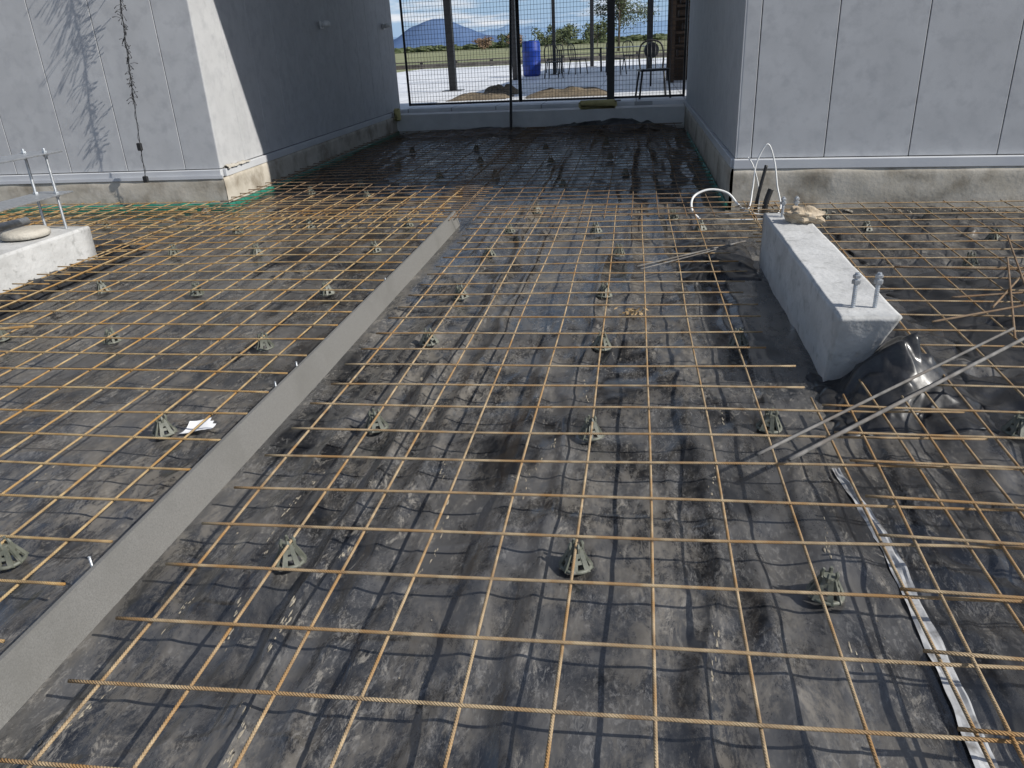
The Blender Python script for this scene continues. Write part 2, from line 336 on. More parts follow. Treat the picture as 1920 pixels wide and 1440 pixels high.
# ---------------------------------------------------------------- buildings
def panel_wall(p0,p1,z0,z1,joints,outn,th=.02,gap=.006):
    p0=Vector((*p0,0));p1=Vector((*p1,0));d=(p1-p0);Lw=d.length;d.normalize();nrm=Vector((*outn,0))
    js=[0]+sorted(joints)+[Lw];b=B()
    for a,c in zip(js[:-1],js[1:]):
        a2=a+(gap/2 if a>0 else 0);c2=c-(gap/2 if c<Lw else 0)
        if c2-a2<.02: continue
        mid=p0+d*(a2+c2)/2-nrm*th/2;mid.z=(z0+z1)/2
        b.box(mid,(c2-a2,th,z1-z0),rot=math.atan2(d.y,d.x),bev=.003)
    return b
def rough_face(p0,p1,z0,z1,nrm,seed,depth=.2,amp=.012,res=.04,topragged=0):
    p0=Vector((*p0,0));p1=Vector((*p1,0));Lw=(p1-p0).length;d=(p1-p0)/Lw;nr=Vector((*nrm,0));n=max(2,int(Lw/res));mz=max(3,int((z1-z0)/res)+1)
    vs=[];fs=[]
    for j in range(mz+2):
        for i in range(n+1):
            p=p0+d*(Lw*i/n)
            if j<=mz:
                z=z0+(z1-z0)*j/mz;off=amp*(mn.fractal(Vector((i*res*2+seed,z*4,seed)),1,2,4)) 
                if j==mz: z+=topragged*mn.noise(Vector((i*res*9+seed,0,0)));off-=.008
                q=p+nr*off;vs.append((q.x,q.y,z))
            else:
                q=p-nr*depth;vs.append((q.x,q.y,z1))
    for j in range(mz+1):
        for i in range(n): a=j*(n+1)+i;fs.append((a,a+1,a+n+2,a+n+1))
    return B().add(vs,fs)
LC=(-3.90,6.96);LE=(-4.15,13.95)
lb=empty("building",(-4.1,7,0),label="grey fibre cement panel building with concrete base and flashing",category="building")
zt=4.3
sdv=(Vector(LE)-Vector(LC)).normalized();sn=(sdv.y,-sdv.x);fwn=(0,-1)
P(panel_wall((-7.6,6.99),(-3.905,6.97),.36,zt,[.9,1.51,2.12,2.73,3.34],fwn).obj("front_wall",'wall',lb))
P(panel_wall((-3.90,6.972),LE,.36,zt,[.61*k+.55 for k in range(11)],sn).obj("passage_wall",'wall',lb))
b=B();b.add([(-7.6,7.02,.3),(-3.94,7.0,.3),(-4.18,13.9,.3),(-7.6,13.9,.3),(-7.6,7.02,zt),(-3.94,7.0,zt),(-4.18,13.9,zt),(-7.6,13.9,zt)],[(0,1,5,4),(1,2,6,5),(2,3,7,6),(3,0,4,7),(4,5,6,7)]);P(b.obj("wall_core",'dark',lb))
b=B();b.box((-5.75,6.965,.318),(3.72,.05,.07),bev=.004);b.box((-5.75,6.93,.288),(3.76,.012,.03));P(b.obj("front_flashing",'trim',lb))
b=B();ang=math.atan2(sdv.y,sdv.x);mid=(Vector(LC)+Vector(LE))/2;b.box((mid.x+.012,mid.y+.02,.318),(6.95,.05,.07),rot=ang,bev=.004);P(b.obj("passage_flashing",'trim',lb))
P(rough_face((-7.6,6.93),(-3.865,6.93),-.05,.283,(0,-1),3,amp=.008).obj("front_base",'conc',lb,True))
P(rough_face((-3.862,6.93),(-4.10,13.9),-.05,.283,sn,8,amp=.008).obj("passage_base",'conc',lb,True))
b=rough_face((-7.6,6.90),(-3.835,6.90),-.04,.045,(0,-1),5,depth=.02,amp=.010,res=.03,topragged=.02);b2=rough_face((-3.832,6.90),(-4.07,13.9),-.04,.04,sn,6,depth=.02,amp=.010,res=.03,topragged=.02)
b.add(b2.v,b2.f);P(b.obj("green_membrane_strip",'green',lb,True,label="teal green waterproofing strip along the base"))
b=B();vs=[];fs=[];n=30
for i in range(n+1):
    t=i/n
    for j in range(9):
        a=math.pi*j/8;rr=.022*(1+.9*mn.noise(Vector((t*9,j*.5,3))));vs.append((-3.872-.02*t+rr*math.cos(a)*1.2,7.02+t*.5,.352+max(0,rr*math.sin(a)*1.2*(1.1-t*.6)+.012*mn.noise(Vector((t*17,j,7))))))
for i in range(n):
    for j in range(8): a=i*9+j;fs.append((a,a+1,a+10,a+9))
P(b.add(vs,fs).obj("mortar",'disc',lb,True))
RC=(.80,6.58)
rb=empty("building",(1,7,0),label="pale grey panel building with flashing and mortared concrete base",category="building")
fdir=(Vector((2.93,6.37))-Vector(RC)).normalized();f1=Vector(RC)+fdir*4.6;rn=(fdir.y,-fdir.x)
P(panel_wall((.815,6.598),(f1.x,f1.y+.02),.376,zt,[.11,.66,1.27,1.88,2.49,3.1,3.7,4.3],rn).obj("front_wall",'wall',rb))
P(panel_wall((.80,13.5),(.80,6.6),.376,zt,[.5+.61*k for k in range(10)],(-1,0)).obj("passage_wall",'wall',rb))
b=B();b.add([(.84,6.64,.3),(f1.x,f1.y+.06,.3),(f1.x,13.2,.3),(.84,13.45,.3),(.84,6.64,zt),(f1.x,f1.y+.06,zt),(f1.x,13.2,zt),(.84,13.45,zt)],[(0,1,5,4),(1,2,6,5),(2,3,7,6),(3,0,4,7),(4,5,6,7)]);P(b.obj("wall_core",'dark',rb))
fm=(Vector(RC)+f1)/2
b=B();b.box((fm.x,fm.y-.005,.333),(4.62,.06,.074),rot=math.atan2(fdir.y,fdir.x),bev=.004);P(b.obj("front_flashing",'trim',rb))
b=B();b.box((.795,10.02,.333),(.05,6.8,.074),bev=.004);P(b.obj("passage_flashing",'trim',rb))
P(rough_face((.79,6.545),(f1.x,f1.y-.035),-.05,.298,rn,13,amp=.008).obj("front_base",'conc',rb,True))
P(rough_face((.765,13.5),(.765,6.55),-.05,.298,(-1,0),18,amp=.008).obj("passage_base",'conc',rb,True))
P(rough_face((.735,12),(.735,6.5),-.04,.02,(-1,0),16,depth=.02,amp=.015,res=.03,topragged=.08).obj("green_membrane_strip",'green',rb,True))
b=B();b.box((-1.62,10.4,4.36),(5.3,7.55,.1));b.box((-1.62,6.66,4.25),(5.3,.04,.2));b.obj("passage_roof",'dark',label="grey roof sheet spanning the passage between two buildings",category="roof")
for p in((-4.005,10.3,1.66),(-4.11,13.3,1.69)):
    r=empty("wall_light",p,label="small white sensor light on grey panel wall",category="wall light",group="wall lights")
    B().box((.012,0,0),(.024,.09,.09),bev=.006).obj("mounting_plate",'white',r)
    B().lathe((0,0,0),[(.012,-.03),(.05,-.025),(.055,.02),(.03,.045)],16).obj("lamp_head",'white',r,True,loc=(.075,0,.0))
# ---------------------------------------------------------------- reinforcing mesh
PLR=(.70,1.06,2.82,4.88);PLL=(-9,-3.82,2.0,5.0)
def clip(seg,rects,axis):
    c,a,b_=seg;out=[(a,b_)]
    for x0,x1,y0,y1 in rects:
        lo,hi=(x0,x1) if axis=='x' else (y0,y1);k0,k1=(y0,y1) if axis=='x' else (x0,x1)
        if not(k0<c<k1): continue
        n=[]
        for p,q in out:
            if hi<=p or lo>=q: n.append((p,q));continue
            if p<lo-.05: n.append((p,lo))
            if q>hi+.05: n.append((hi,q))
        out=n
    return out
def sheet(name,xs_,ys_,x0,x1,y0,y1,m,label,zl=.060,slope=0.0,skewx=0.0,seed=1,rects=(PLR,PLL),r=.0042,xend=None):
    b=B();rg=random.Random(seed);yref=(y0+y1)/2;xref=x0
    def W(x,y,z): return (x+skewx*(y-yref),y+slope*(x-xref),z)
    for k,x in enumerate(xs_):
        x+=rg.uniform(-.006,.006)
        for a,c in clip((x,y0,y1),rects,'y'):
            if xend and x>xend[2]:
                if c>xend[1] and a<xend[0]: c=xend[0]
            n=max(2,int((c-a)/.07));pts=[]
            for i in range(n+1):
                y=a+(c-a)*i/n;pts.append(W(x+.012*mn.noise(Vector((x*9,y*.7,seed))),y,zl+.008*mn.noise(Vector((x*5,y*1.1,seed+3)))))
            b.tube(pts,r,8)
    for k,y in enumerate(ys_):
        s1=x1+rg.uniform(-.012,.012);s0=x0+rg.uniform(-.012,.012);y+=rg.uniform(-.006,.006)
        if xend and xend[0]<y<xend[1]: s1=xend[2]+rg.uniform(-.04,.06)
        for a,c in clip((y,s0,s1),rects,'x'):
            n=max(2,int((c-a)/.07));pts=[]
            for i in range(n+1):
                x=a+(c-a)*i/n;pts.append(W(x,y+.012*mn.noise(Vector((x*.7,y*9,seed))),zl+2*r-.0005+.008*mn.noise(Vector((x*1.1,y*5,seed+3)))))
            b.tube(pts,r,8)
    return b.obj(name,m,None,True,label=label,category="steel mesh",group="reinforcing mesh sheets")
ar=lambda a,b_,s=.2:[a+s*k for k in range(int(round((b_-a)/s))+1)]
sheet("reinforcing_mesh",ar(-1.14,1.06),ar(.5,6.3),-1.22,1.14,.42,6.38,'rust',"rusty welded square mesh sheet over black plastic beside grey foam strip",slope=.025,seed=1,xend=(2.62,4.95,.60))
sheet("reinforcing_mesh",ar(-3.78,-1.58),ar(.6,6.2),-3.86,-1.44,.5,6.28,'rust2',"orange rusty welded mesh sheet raised on plastic chairs",seed=2)
sheet("reinforcing_mesh",ar(-5.95,-3.65),ar(1.5,6.5),-6.0,-3.57,1.45,6.6,'rust2',"orange rusty mesh sheet overlapping beside concrete plinth",zl=.077,seed=3,slope=-.01)
sheet("reinforcing_mesh",ar(-8.0,-5.8),ar(2.5,6.5),-8.1,-5.72,2.4,6.6,'rust2',"orange rusty mesh sheet below the grey panel wall",zl=.06,seed=4)
sheet("reinforcing_mesh",ar(.78,3.18),ar(.55,6.15),.70,3.26,.47,6.25,'rust',"rusty welded mesh sheet lapped over plastic around concrete plinth",zl=.080,seed=5,slope=-.035,skewx=.035,rects=((.6,1.12,2.66,4.92),))
sheet("reinforcing_mesh",ar(3.0,5.2),ar(1.5,6.0),2.92,5.3,1.45,6.05,'rust',"rusty mesh sheet lying before pale grey wall",zl=.062,seed=6,slope=-.08)
sheet("reinforcing_mesh",ar(-3.86,-1.46),ar(6.0,12.8),-3.92,-1.36,5.9,12.9,'rust_dark_shade',"rusty mesh sheet painted darker for the shaded passage beside concrete base",zl=.078,seed=7,skewx=-.02)
sheet("reinforcing_mesh",ar(-1.62,.58),ar(5.85,12.65),-1.72,.70,5.75,12.75,'rust_dark_shade',"rusty mesh sheet painted darker to suit the shaded passage",zl=.087,seed=8)
sheet("reinforcing_mesh",ar(-5.9,-3.9),ar(5.7,6.7),-6.0,-3.8,5.6,6.8,'rust2',"short lapped mesh offcut along the concrete base",zl=.097,seed=9,slope=-.02)
sheet("reinforcing_mesh",ar(-3.4,-1.6),ar(5.6,6.6,.25),-3.5,-1.5,5.5,6.9,'rust2',"short lapped rusty mesh strip at passage entrance",zl=.097,seed=11,slope=.03)
# ---------------------------------------------------------------- bar chairs
def plate(b,pts,th):
    pts=[Vector(p) for p in pts];nr=(pts[1]-pts[0]).cross(pts[2]-pts[0]).normalized()*th/2;n=len(pts)
    b.add([p+nr for p in pts]+[p-nr for p in pts],[tuple(range(n)),tuple(range(2*n-1,n-1,-1))]+[(i,n+i,n+(i+1)%n,(i+1)%n) for i in range(n)])
def chair_parts():
    legs=B()
    for q in range(4):
        a=q*math.pi/2+math.pi/4;rot=Matrix.Rotation(a,3,'Z')
        def T(r,s,z): return rot@Vector((r,s,z))
        for s_ in(-1,1):
            plate(legs,[T(.041,s_*.027,0),T(.041,s_*.011,0),T(.016,s_*.002,.046),T(.016,s_*.014,.046)],.007)
        plate(legs,[T(.030,-.019,.018),T(.030,.019,.018),T(.025,.017,.027),T(.025,-.017,.027)],.006)
        plate(legs,[T(.022,-.015,.032),T(.022,.015,.032),T(.014,.014,.052),T(.014,-.014,.052)],.007)
    base=B().ring((0,0,.003),.041,.0075,26,6,.7)
    for q in range(4):
        a=q*math.pi/2;base.tube([(.041*math.cos(a),.041*math.sin(a),.003),(.012*math.cos(a),.012*math.sin(a),.004)],.004,5)
    sad=B();sad.lathe((0,0,.040),[(.014,0),(.018,.004),(.016,.014)],10)
    for sx in(-1,1):
        for sy in(-1,1):
            sad.tube([(sx*.012,sy*.012,.048),(sx*.0135,sy*.0135,.060),(sx*.011,sy*.011,.069)],.005,6,rs=[.0065,.006,.004])
    return legs,base,sad
lg,bs,sdl=chair_parts();src=None
CH=[(-.94,1.64),(-.14,1.69),(.49,1.63),(-.95,2.46),(-.14,2.44),(.49,2.54),(-.97,3.35),(-.14,3.32),(.48,3.37),(-.97,4.08),(-.16,4.11),(-.96,4.96),(-.10,5.0),(-.93,5.65),(-.28,5.68),(-.81,6.43),
(-1.77,1.57),(-1.77,2.37),(-2.65,3.33),(-1.78,3.27),(-3.31,3.35),(-3.31,4.21),(-2.64,4.15),(-1.80,4.15),(-3.38,5.14),(-2.72,5.13),(-1.83,5.17),(-3.23,5.85),(-2.67,6.01),(-1.81,5.97),(-3.97,6.66),
(1.95,4.71),(1.31,2.55),(.48,5.7),(.30,6.1),(1.6,5.6),(2.1,5.9),(1.4,6.0),(1.9,3.3),(2.3,5.3),(-4.6,6.1),(-4.9,5.5),
(-2.14,8.44),(-1.51,8.45),(-2.9,8.0),(-.7,7.7),(-.1,8.3),(-1.9,9.6),(-1.0,9.4),(-2.9,9.4),(-3.1,10.8),(-2.2,10.9),(-1.2,10.7),(-2.6,7.3),(-1.7,7.4),(-3.3,7.6),(-.3,9.6),(-.4,11.0)]
for i,(x,y) in enumerate(CH):
    z=hz(x,y)+.001;rot=random.uniform(-.5,.5);z=max(z,-.004)
    kw=dict(label="grey-green plastic bar chair standing on black plastic, carrying mesh",category="bar chair",group="bar chairs under the mesh")
    if src is None:
        a=lg.obj("bar_chair",'chair',None,False,**kw);recalc(a)
        c=bs.obj("base_ring",'chair',a,True);d=sdl.obj("saddle",'chair',a);recalc(c);recalc(d);src=(a,c,d)
        o=a
    else:
        o=src[0].copy();COL.objects.link(o)
        for k in src[1:]:
            q=k.copy();q.parent=o;COL.objects.link(q)
    sz=min(1.08,max(.78,(.071-z)/.069))
    o.location=(x,y,z);o.rotation_euler=(random.uniform(-.08,.08),random.uniform(-.08,.08),rot);o.scale=(.96,.96,sz)
# ---------------------------------------------------------------- foam strip
b=B();n=120;vs=[];fs=[]
for i in range(n+1):
    y=.35+(6.06-.35)*i/n
    xb=-1.345+(-.05*max(0,(y-3)/3))+.004*math.sin(y*1.3);lean=-.035+.004*math.sin(y*1.7)
    top=.100+.0015*mn.noise(Vector((y*1.2,1,0)));zb=-.05
    vs+=[(xb,y,zb),(xb+lean,y,top),(xb+lean-.012,y,top),(xb-.012,y,zb)]
for i in range(n):
    for k in range(4): a=i*4+k;c=i*4+(k+1)%4;fs.append((a,c,c+4,a+4))
fs+=[(0,1,2,3),(4*n+3,4*n+2,4*n+1,4*n)]
b.add(vs,fs);o=b.obj("expansion_joint_strip",'foam',label="long grey foam expansion joint strip standing on edge between meshes",category="joint strip");recalc(o)
for y in(1.47,2.62,2.83,4.1):
    b=B();b.tube([(-1.412,y,-.03),(-1.412,y,.106)],.0035,8);b.ring((-1.412,y,.106),.003,.002,10,5)
    b.obj("stake",'galv',None,True,label="short steel stake holding the grey foam strip upright",category="stake",group="stakes along the foam strip")
# ---------------------------------------------------------------- plinths
def subd_block(x0,x1,y0,y1,z0,z1,name,seed,parent,cut=False):
    bm=bmesh.new();bmesh.ops.create_cube(bm,size=1)
    for v in bm.verts: v.co=Vector((x0 if v.co.x<0 else x1,y0 if v.co.y<0 else y1,z0 if v.co.z<0 else z1))
    bmesh.ops.bevel(bm,geom=bm.edges[:],offset=.006,segments=2,affect='EDGES')
    bmesh.ops.subdivide_edges(bm,edges=[e for e in bm.edges if e.calc_length()>.1],cuts=20,use_grid_fill=True)
    for v in bm.verts:
        v.co+=Vector((mn.noise(v.co*9),mn.noise(v.co*9+Vector((5,0,0))),mn.noise(v.co*9+Vector((0,5,0)))))*.004+Vector((mn.noise(v.co*40),mn.noise(v.co*40+Vector((5,0,0))),mn.noise(v.co*40+Vector((0,5,0)))))*.0015
        if cut and v.co.y<y0+.6:
            t=(z1-v.co.z)/(z1-z0);e=max(0,1-(v.co.y-y0)/.12);v.co.y+=e*t*.12;v.co.x-=t*max(0,(v.co.x-(x0+x1)/2)/(x1-x0))*.30*max(0,1-(v.co.y-y0)/.6)
    me=bpy.data.meshes.new(name);bm.to_mesh(me);bm.free();me.materials.append(M['plinth'])
    me.polygons.foreach_set('use_smooth',[True]*len(me.polygons))
    o=bpy.data.objects.new(name,me);COL.objects.link(o);o.parent=parent
    return o
def bolt(root,x,y,z0,z1,nut=True,m='galv',r=.009):
    b=B();n=int((z1-z0)/.004);pts=[];rs=[]
    for i in range(n): pts.append((0,0,(z1-z0)*i/(n-1)));rs.append(r if i%2 else r*.88)
    b.tube(pts,r,10,rs=rs)
    if nut: b.lathe((0,0,z1-z0-.045),[(r*1.2,0),(r*1.9,.002),(r*1.9,.016),(r*1.2,.018)],6);b.lathe((0,0,z1-z0-.022),[(r*1.1,0),(r*1.7,.002),(r*1.7,.012),(r*1.1,.014)],6)
    o=b.obj("anchor_bolt",m,root);o.location=(x,y,z0);P(o);return o
r1=empty("concrete_plinth",(.88,3.85,0),label="long pale concrete plinth with paired anchor bolts and rock on top",category="concrete plinth")
P(subd_block(.77,1.00,2.88,4.80,-.05,.30,"plinth_block",1,r1,True))
for x,y in((.845,2.99),(.925,2.99),(.855,4.66),(.93,4.67)): bolt(r1,x,y,.30,.44 if y<4 else .42)
B().lump((0,0,0),(.19,.14,.10),5,.24,22,14,2.0).obj("rock",'rock',None,False,loc=(.95,4.52,.335),label="rough brown sandstone rock resting on the concrete plinth",category="rock")
r2=empty("concrete_plinth",(-4.1,4,0),label="pale concrete plinth with threaded rods carrying galvanised plates",category="concrete plinth")
P(subd_block(-4.28,-3.86,2.6,4.95,-.05,.26,"plinth_block",2,r2))
for x in(-3.98,-4.14):
    for y in(4.86,3.0): bolt(r2,x,y,.26,.81,False,r=.010)
for z,nm in((.775,"upper_plate"),(.50,"lower_plate")):
    b=B();b.box((-4.06,3.95,z),(.26,2.04,.010),bev=.002)
    for x in(-3.98,-4.14): b.lathe((x,4.86,z+.005),[(.012,0),(.018,.002),(.018,.014),(.012,.016)],6);b.lathe((x,4.86,z-.02),[(.012,0),(.018,.002),(.018,.012),(.012,.014)],6)
    P(b.obj(nm,'galv',r2))
B().lathe((0,0,0),[(.10,0),(.15,.012),(.155,.04),(.13,.058),(.02,.062)],26).obj("concrete_disc",'disc',None,True,loc=(-4.07,4.58,.262),label="round flat concrete disc lying on the pale plinth",category="concrete disc")
b=B();b.tube([(-4.55,3.4,.33),(-4.62,5.25,.24)],.03,14);b.obj("steel_tube",'galv',None,True,label="galvanised steel tube lying behind the pale plinth",category="steel tube")
# ---------------------------------------------------------------- crumpled plastic
def crumple(x0,x1,y0,y1,seed,label,n=420,m='plasticc',prof=None,amp=.03,h=.1):
    rg=random.Random(seed);pts=[]
    k=16
    for i in range(k):
        t=i/k;pts+=[(x0+(x1-x0)*t,y0),(x1,y0+(y1-y0)*t),(x1-(x1-x0)*t,y1),(x0,y1-(y1-y0)*t)]
    ne=len(pts)
    md=math.sqrt((x1-x0)*(y1-y0)/n)*.55;tries=0
    while len(pts)<n+ne and tries<n*40:
        tries+=1;p=(rg.uniform(x0,x1),rg.uniform(y0,y1))
        if all((p[0]-q[0])**2+(p[1]-q[1])**2>md*md for q in pts): pts.append(p)
    vo,_,fo,*_r=mg.delaunay_2d_cdt([Vector(p) for p in pts],[],[],0,1e-6)
    cx,cy=(x0+x1)/2,(y0+y1)/2;vs=[]
    for p in vo:
        u=(p.x-x0)/(x1-x0);v=(p.y-y0)/(y1-y0);e=min(u,1-u,v,1-v)
        if e<1e-4:
            s=1-.10*rg.random();x=cx+(p.x-cx)*s;y=cy+(p.y-cy)*s;vs.append((x,y,hz(x,y)-.006))
        else:
            ee=min(1,e*5);pr=prof(p.x,p.y) if prof else math.sqrt(math.sin(math.pi*u)*math.sin(math.pi*v))
            vs.append((p.x+rg.uniform(-.3,.3)*md,p.y+rg.uniform(-.3,.3)*md,hz(p.x,p.y)+.006+ee*(h*pr*rg.uniform(.8,1.1)+amp*rg.random())))
    me=bpy.data.meshes.new("plastic_sheet");me.from_pydata(vs,[],[tuple(f) for f in fo]);bm=bmesh.new();bm.from_mesh(me)
    bmesh.ops.recalc_face_normals(bm,faces=bm.faces)
    # straight facets with only a small soft radius along each crease
    bmesh.ops.subdivide_edges(bm,edges=bm.edges[:],cuts=2,use_grid_fill=True,smooth=.10);bmesh.ops.triangulate(bm,faces=bm.faces)
    bmesh.ops.smooth_vert(bm,verts=bm.verts,factor=.25,use_axis_x=True,use_axis_y=True,use_axis_z=True)
    bm.to_mesh(me);bm.free();me.materials.append(M[m])
    me.polygons.foreach_set('use_smooth',[True]*len(me.polygons))
    o=bpy.data.objects.new("plastic_sheet",me);COL.objects.link(o);o["label"]=label;o["category"]="plastic sheet"
    return o
def endprof(x,y):
    fx=min(1,max(0,(x-.80)/.20)) if x<1.03 else max(0,1-(x-1.03)/.20)
    fy=max(0,1-abs(y-2.88)/.20)
    return fx*fy
crumple(.70,1.30,2.53,3.10,1,"crumpled glossy black plastic bunched against the plinth end",n=230,amp=.032,h=.27,prof=endprof)
crumple(1.01,1.26,3.0,4.9,2,"black plastic turned up along the concrete plinth side",n=240,amp=.03,h=.08)
crumple(1.25,1.85,2.2,3.1,8,"glossy black plastic lying in creases under mesh",n=150,amp=.032,h=.0)
crumple(1.35,2.6,3.1,4.6,9,"glossy black plastic lying in creases beyond the plinth",n=240,amp=.05,h=.0)
crumple(.25,.76,4.4,5.4,3,"rumpled black plastic beside the far plinth end",n=160,amp=.03,h=.03)
crumple(-3.88,-3.62,2.8,5.25,4,"black plastic gathered around the base of the plinth",n=240,amp=.03,h=.07)
crumple(-4.5,-3.7,4.98,5.35,5,"black plastic bunched at the end of the plinth",n=120,amp=.03,h=.09)
crumple(-4.0,.74,12.75,13.45,6,"black plastic sheet turned up against the slab edge",n=260,amp=.04,h=.19,prof=lambda x,y:(.30+.70*min(1,max(0,(x+1.3)/1.4)))*min(1,max(0,(y-12.75)/.35)))
crumple(1.3,3.6,4.8,6.2,7,"rumpled dusty black plastic before the concrete base",n=320,amp=.055,h=.0,m='plasticd')
# ---------------------------------------------------------------- loose bars and bits
def loose(p0,p1,r,m,label):
    p0=Vector(p0);p1=Vector(p1);n=24
    B().tube([p0.lerp(p1,i/n) for i in range(n+1)],r,10).obj("steel_bar",m,None,True,label=label,category="reinforcing bar",group="loose bars")
loose((.39,2.16,.096),(1.56,3.25,.125),.0055,'bar',"loose grey steel bar lying across the mesh")
loose((.48,2.13,.098),(1.60,3.18,.125),.0070,'bar',"loose ribbed steel bar lying across the mesh")
loose((.02,4.39,.086),(.70,4.96,.09),.005,'bar',"short grey bar lying on mesh beside plinth")
loose((.04,4.33,.086),(.62,4.86,.09),.004,'bar',"short grey bar lying on mesh beside plinth")
for q in(((1.62,3.6,.10),(2.35,4.7,.12)),((1.75,3.5,.11),(2.2,4.9,.12)),((1.5,3.75,.10),(2.3,3.9,.11)),((1.4,4.3,.10),(2.4,4.1,.12)),((1.3,3.4,.10),(2.1,3.75,.12)),((1.55,3.2,.10),(2.0,4.4,.12))):
    loose(*q,.005,'rust_dark_shade',"dark steel bar resting on the far mesh")
loose((-3.6,3.16,.09),(-3.05,3.30,.09),.007,'rust2',"short rusty bar offcut lying on the mesh")
b=B();vs=[];fs=[];n=180;ks=(-1,-.55,-.1,.35,.7,1)
for i in range(n+1):
    t=i/n;y=2.28-1.68*t;x=.66+.045*min(1,t*4)-.03*t+.012*math.sin(t*4.1);wd=.012+.011*min(1,t*2)+.005*mn.noise(Vector((t*12,4,0)))
    base=sum(hz(x+k*wd,y) for k in(-1,0,1))/3
    for k in ks: xx=x+k*wd+.004*mn.noise(Vector((t*25,k,9)));vs.append((xx,y,base+.009+.008*mn.noise(Vector((t*22,k*1.8,2)))+.006*k*math.sin(t*9)))
for i in range(n):
    for k in range(5): a=6*i+k;fs.append((a,a+1,a+7,a+6))
b.add(vs,fs).obj("plastic_strip",'tape',None,False,label="narrow creased pale grey strip lying on black plastic beneath mesh",category="plastic strip")
b=B();vs=[];fs=[]
for j in range(7):
    for i in range(9):
        u=i/8-.5;v=j/6-.5;vs.append((u*.115+v*.02,v*.085,.005*math.sin(u*5)+.006*v*v*8))
for j in range(6):
    for i in range(8):
        if (i,j) in((7,5),(7,4),(6,5),(7,0)): continue
        a=j*9+i;fs.append((a,a+1,a+10,a+9))
o=b.add(vs,fs).obj("paper_scrap",'paper',None,True,loc=(-1.665,2.44,hz(-1.66,2.44)+.02),label="torn white paper scrap lying beside a bar chair",category="paper");o.rotation_euler=(.12,0,.25)
b=B();rg=random.Random(9)
for i in range(60):
    a=rg.uniform(0,6.28);r=abs(rg.gauss(0,.05));c=Vector((r*math.cos(a),r*math.sin(a)*.7,rg.uniform(.0,.03)));u=Vector((rg.uniform(-1,1),rg.uniform(-1,1),rg.uniform(-.5,.5))).normalized()*rg.uniform(.008,.02);v=u.orthogonal().normalized()*rg.uniform(.004,.008)
    b.add([c-u,c-v,c+u,c+v],[(0,1,2,3)])
b.obj("leaf_litter",'dryleaf',loc=(.0,3.78,hz(0,3.78)+.004),kind="stuff")
b=B()
for i in range(260):
    x=rg.uniform(-3.6,1.2);y=rg.uniform(.8,6.2);z=hz(x,y);s_=rg.uniform(.001,.003);b.lump((x,y,z+s_*.3),(s_*rg.uniform(1,2.5),s_*rg.uniform(1,2.5),s_),i,.4,6,4)
for i in range(90):
    t=rg.random();x=.9+t*3;y=6.47-.1*(x-.8)-abs(rg.gauss(0,.07));z=hz(x,y);s_=rg.uniform(.006,.022);b.lump((x,y,z+s_*.3),(s_*rg.uniform(1,2.5),s_*rg.uniform(1,2),s_),i,.4,8,6)
b.obj("gravel",'gravel',kind="stuff")
b=B()
for x0,y0,y1,nn_ in((-.80,.95,1.75,90),(-1.02,1.2,2.2,70),(-.62,1.6,2.5,50),(-.88,2.8,4.2,60),(.16,1.0,1.5,26),(-.30,2.0,2.5,24),(.30,1.9,2.8,40),(.56,1.4,2.1,30),(-.16,2.7,3.4,26),(-1.2,.9,2.0,50),(-2.1,1.8,3.2,30)):
    for i in range(nn_):
        t=rg.random();y=y0+(y1-y0)*t;x=x0+.05*math.sin(y*4+x0*9)+.03*mn.noise(Vector((y*5,x0,0)))+rg.gauss(0,.004)
        if mn.noise(Vector((y*6,x0*3,1)))<-.08: continue
        s_=rg.uniform(.0015,.004);b.lump((x,y,hz(x,y)+.0002),(s_*rg.uniform(.8,2.0),s_*rg.uniform(3,9),s_*.5),i,.5,8,5)
b.obj("dried_mud",'mud',None,True,kind="stuff")
# ---------------------------------------------------------------- conduits at the right corner
def spline(pts,k=10):
    pts=[Vector(p) for p in pts];o=[];P_=[pts[0]]+pts+[pts[-1]]
    for i in range(1,len(P_)-2):
        for j in range(k):
            t=j/k;a,b_,c,d=P_[i-1:i+3];o.append(.5*((2*b_)+(c-a)*t+(2*a-5*b_+4*c-d)*t*t+(3*b_-a-3*c+d)*t**3))
    o.append(pts[-1]);return o
cg="conduits by the wall corner"
B().tube(spline([(.50,6.05,.0),(.44,6.1,.07),(.46,6.2,.15),(.58,6.25,.19),(.72,6.25,.16),(.82,6.2,.06),(.93,6.1,.02),(1.02,6.05,.03)]),.009,10).obj("conduit",'white',None,True,label="thick white flexible conduit looping out of the ground",category="conduit",group=cg)
B().tube(spline([(.62,6.2,.02),(.74,6.15,.02),(.86,6.1,.06),(.90,6.2,.20),(.92,6.25,.38),(.99,6.25,.52),(1.05,6.25,.40),(1.08,6.2,.22),(1.1,6.1,.05),(.95,5.95,.02),(.6,5.9,.03)]),.006,8).obj("conduit",'white',None,True,label="thin white cable rising in a loop by the wall",category="conduit",group=cg)
B().tube(spline([(.96,6.22,0),(.95,6.25,.2),(.90,6.27,.36),(.86,6.3,.42)]),.005,8).obj("conduit",'white',None,True,label="thin white cable bent against the panel wall",category="conduit",group=cg)
B().tube(spline([(.93,6.2,-.02),(.94,6.2,.12),(.99,6.22,.37)]),.013,10).obj("conduit",'rubber',None,True,label="black pipe standing out of the ground by wall",category="conduit",group=cg)
B().tube(spline([(.99,6.15,-.02),(1.0,6.15,.1),(1.03,6.16,.20)]),.022,12).obj("conduit",'rubber',None,True,label="short thick black pipe stub by the wall",category="conduit",group=cg)
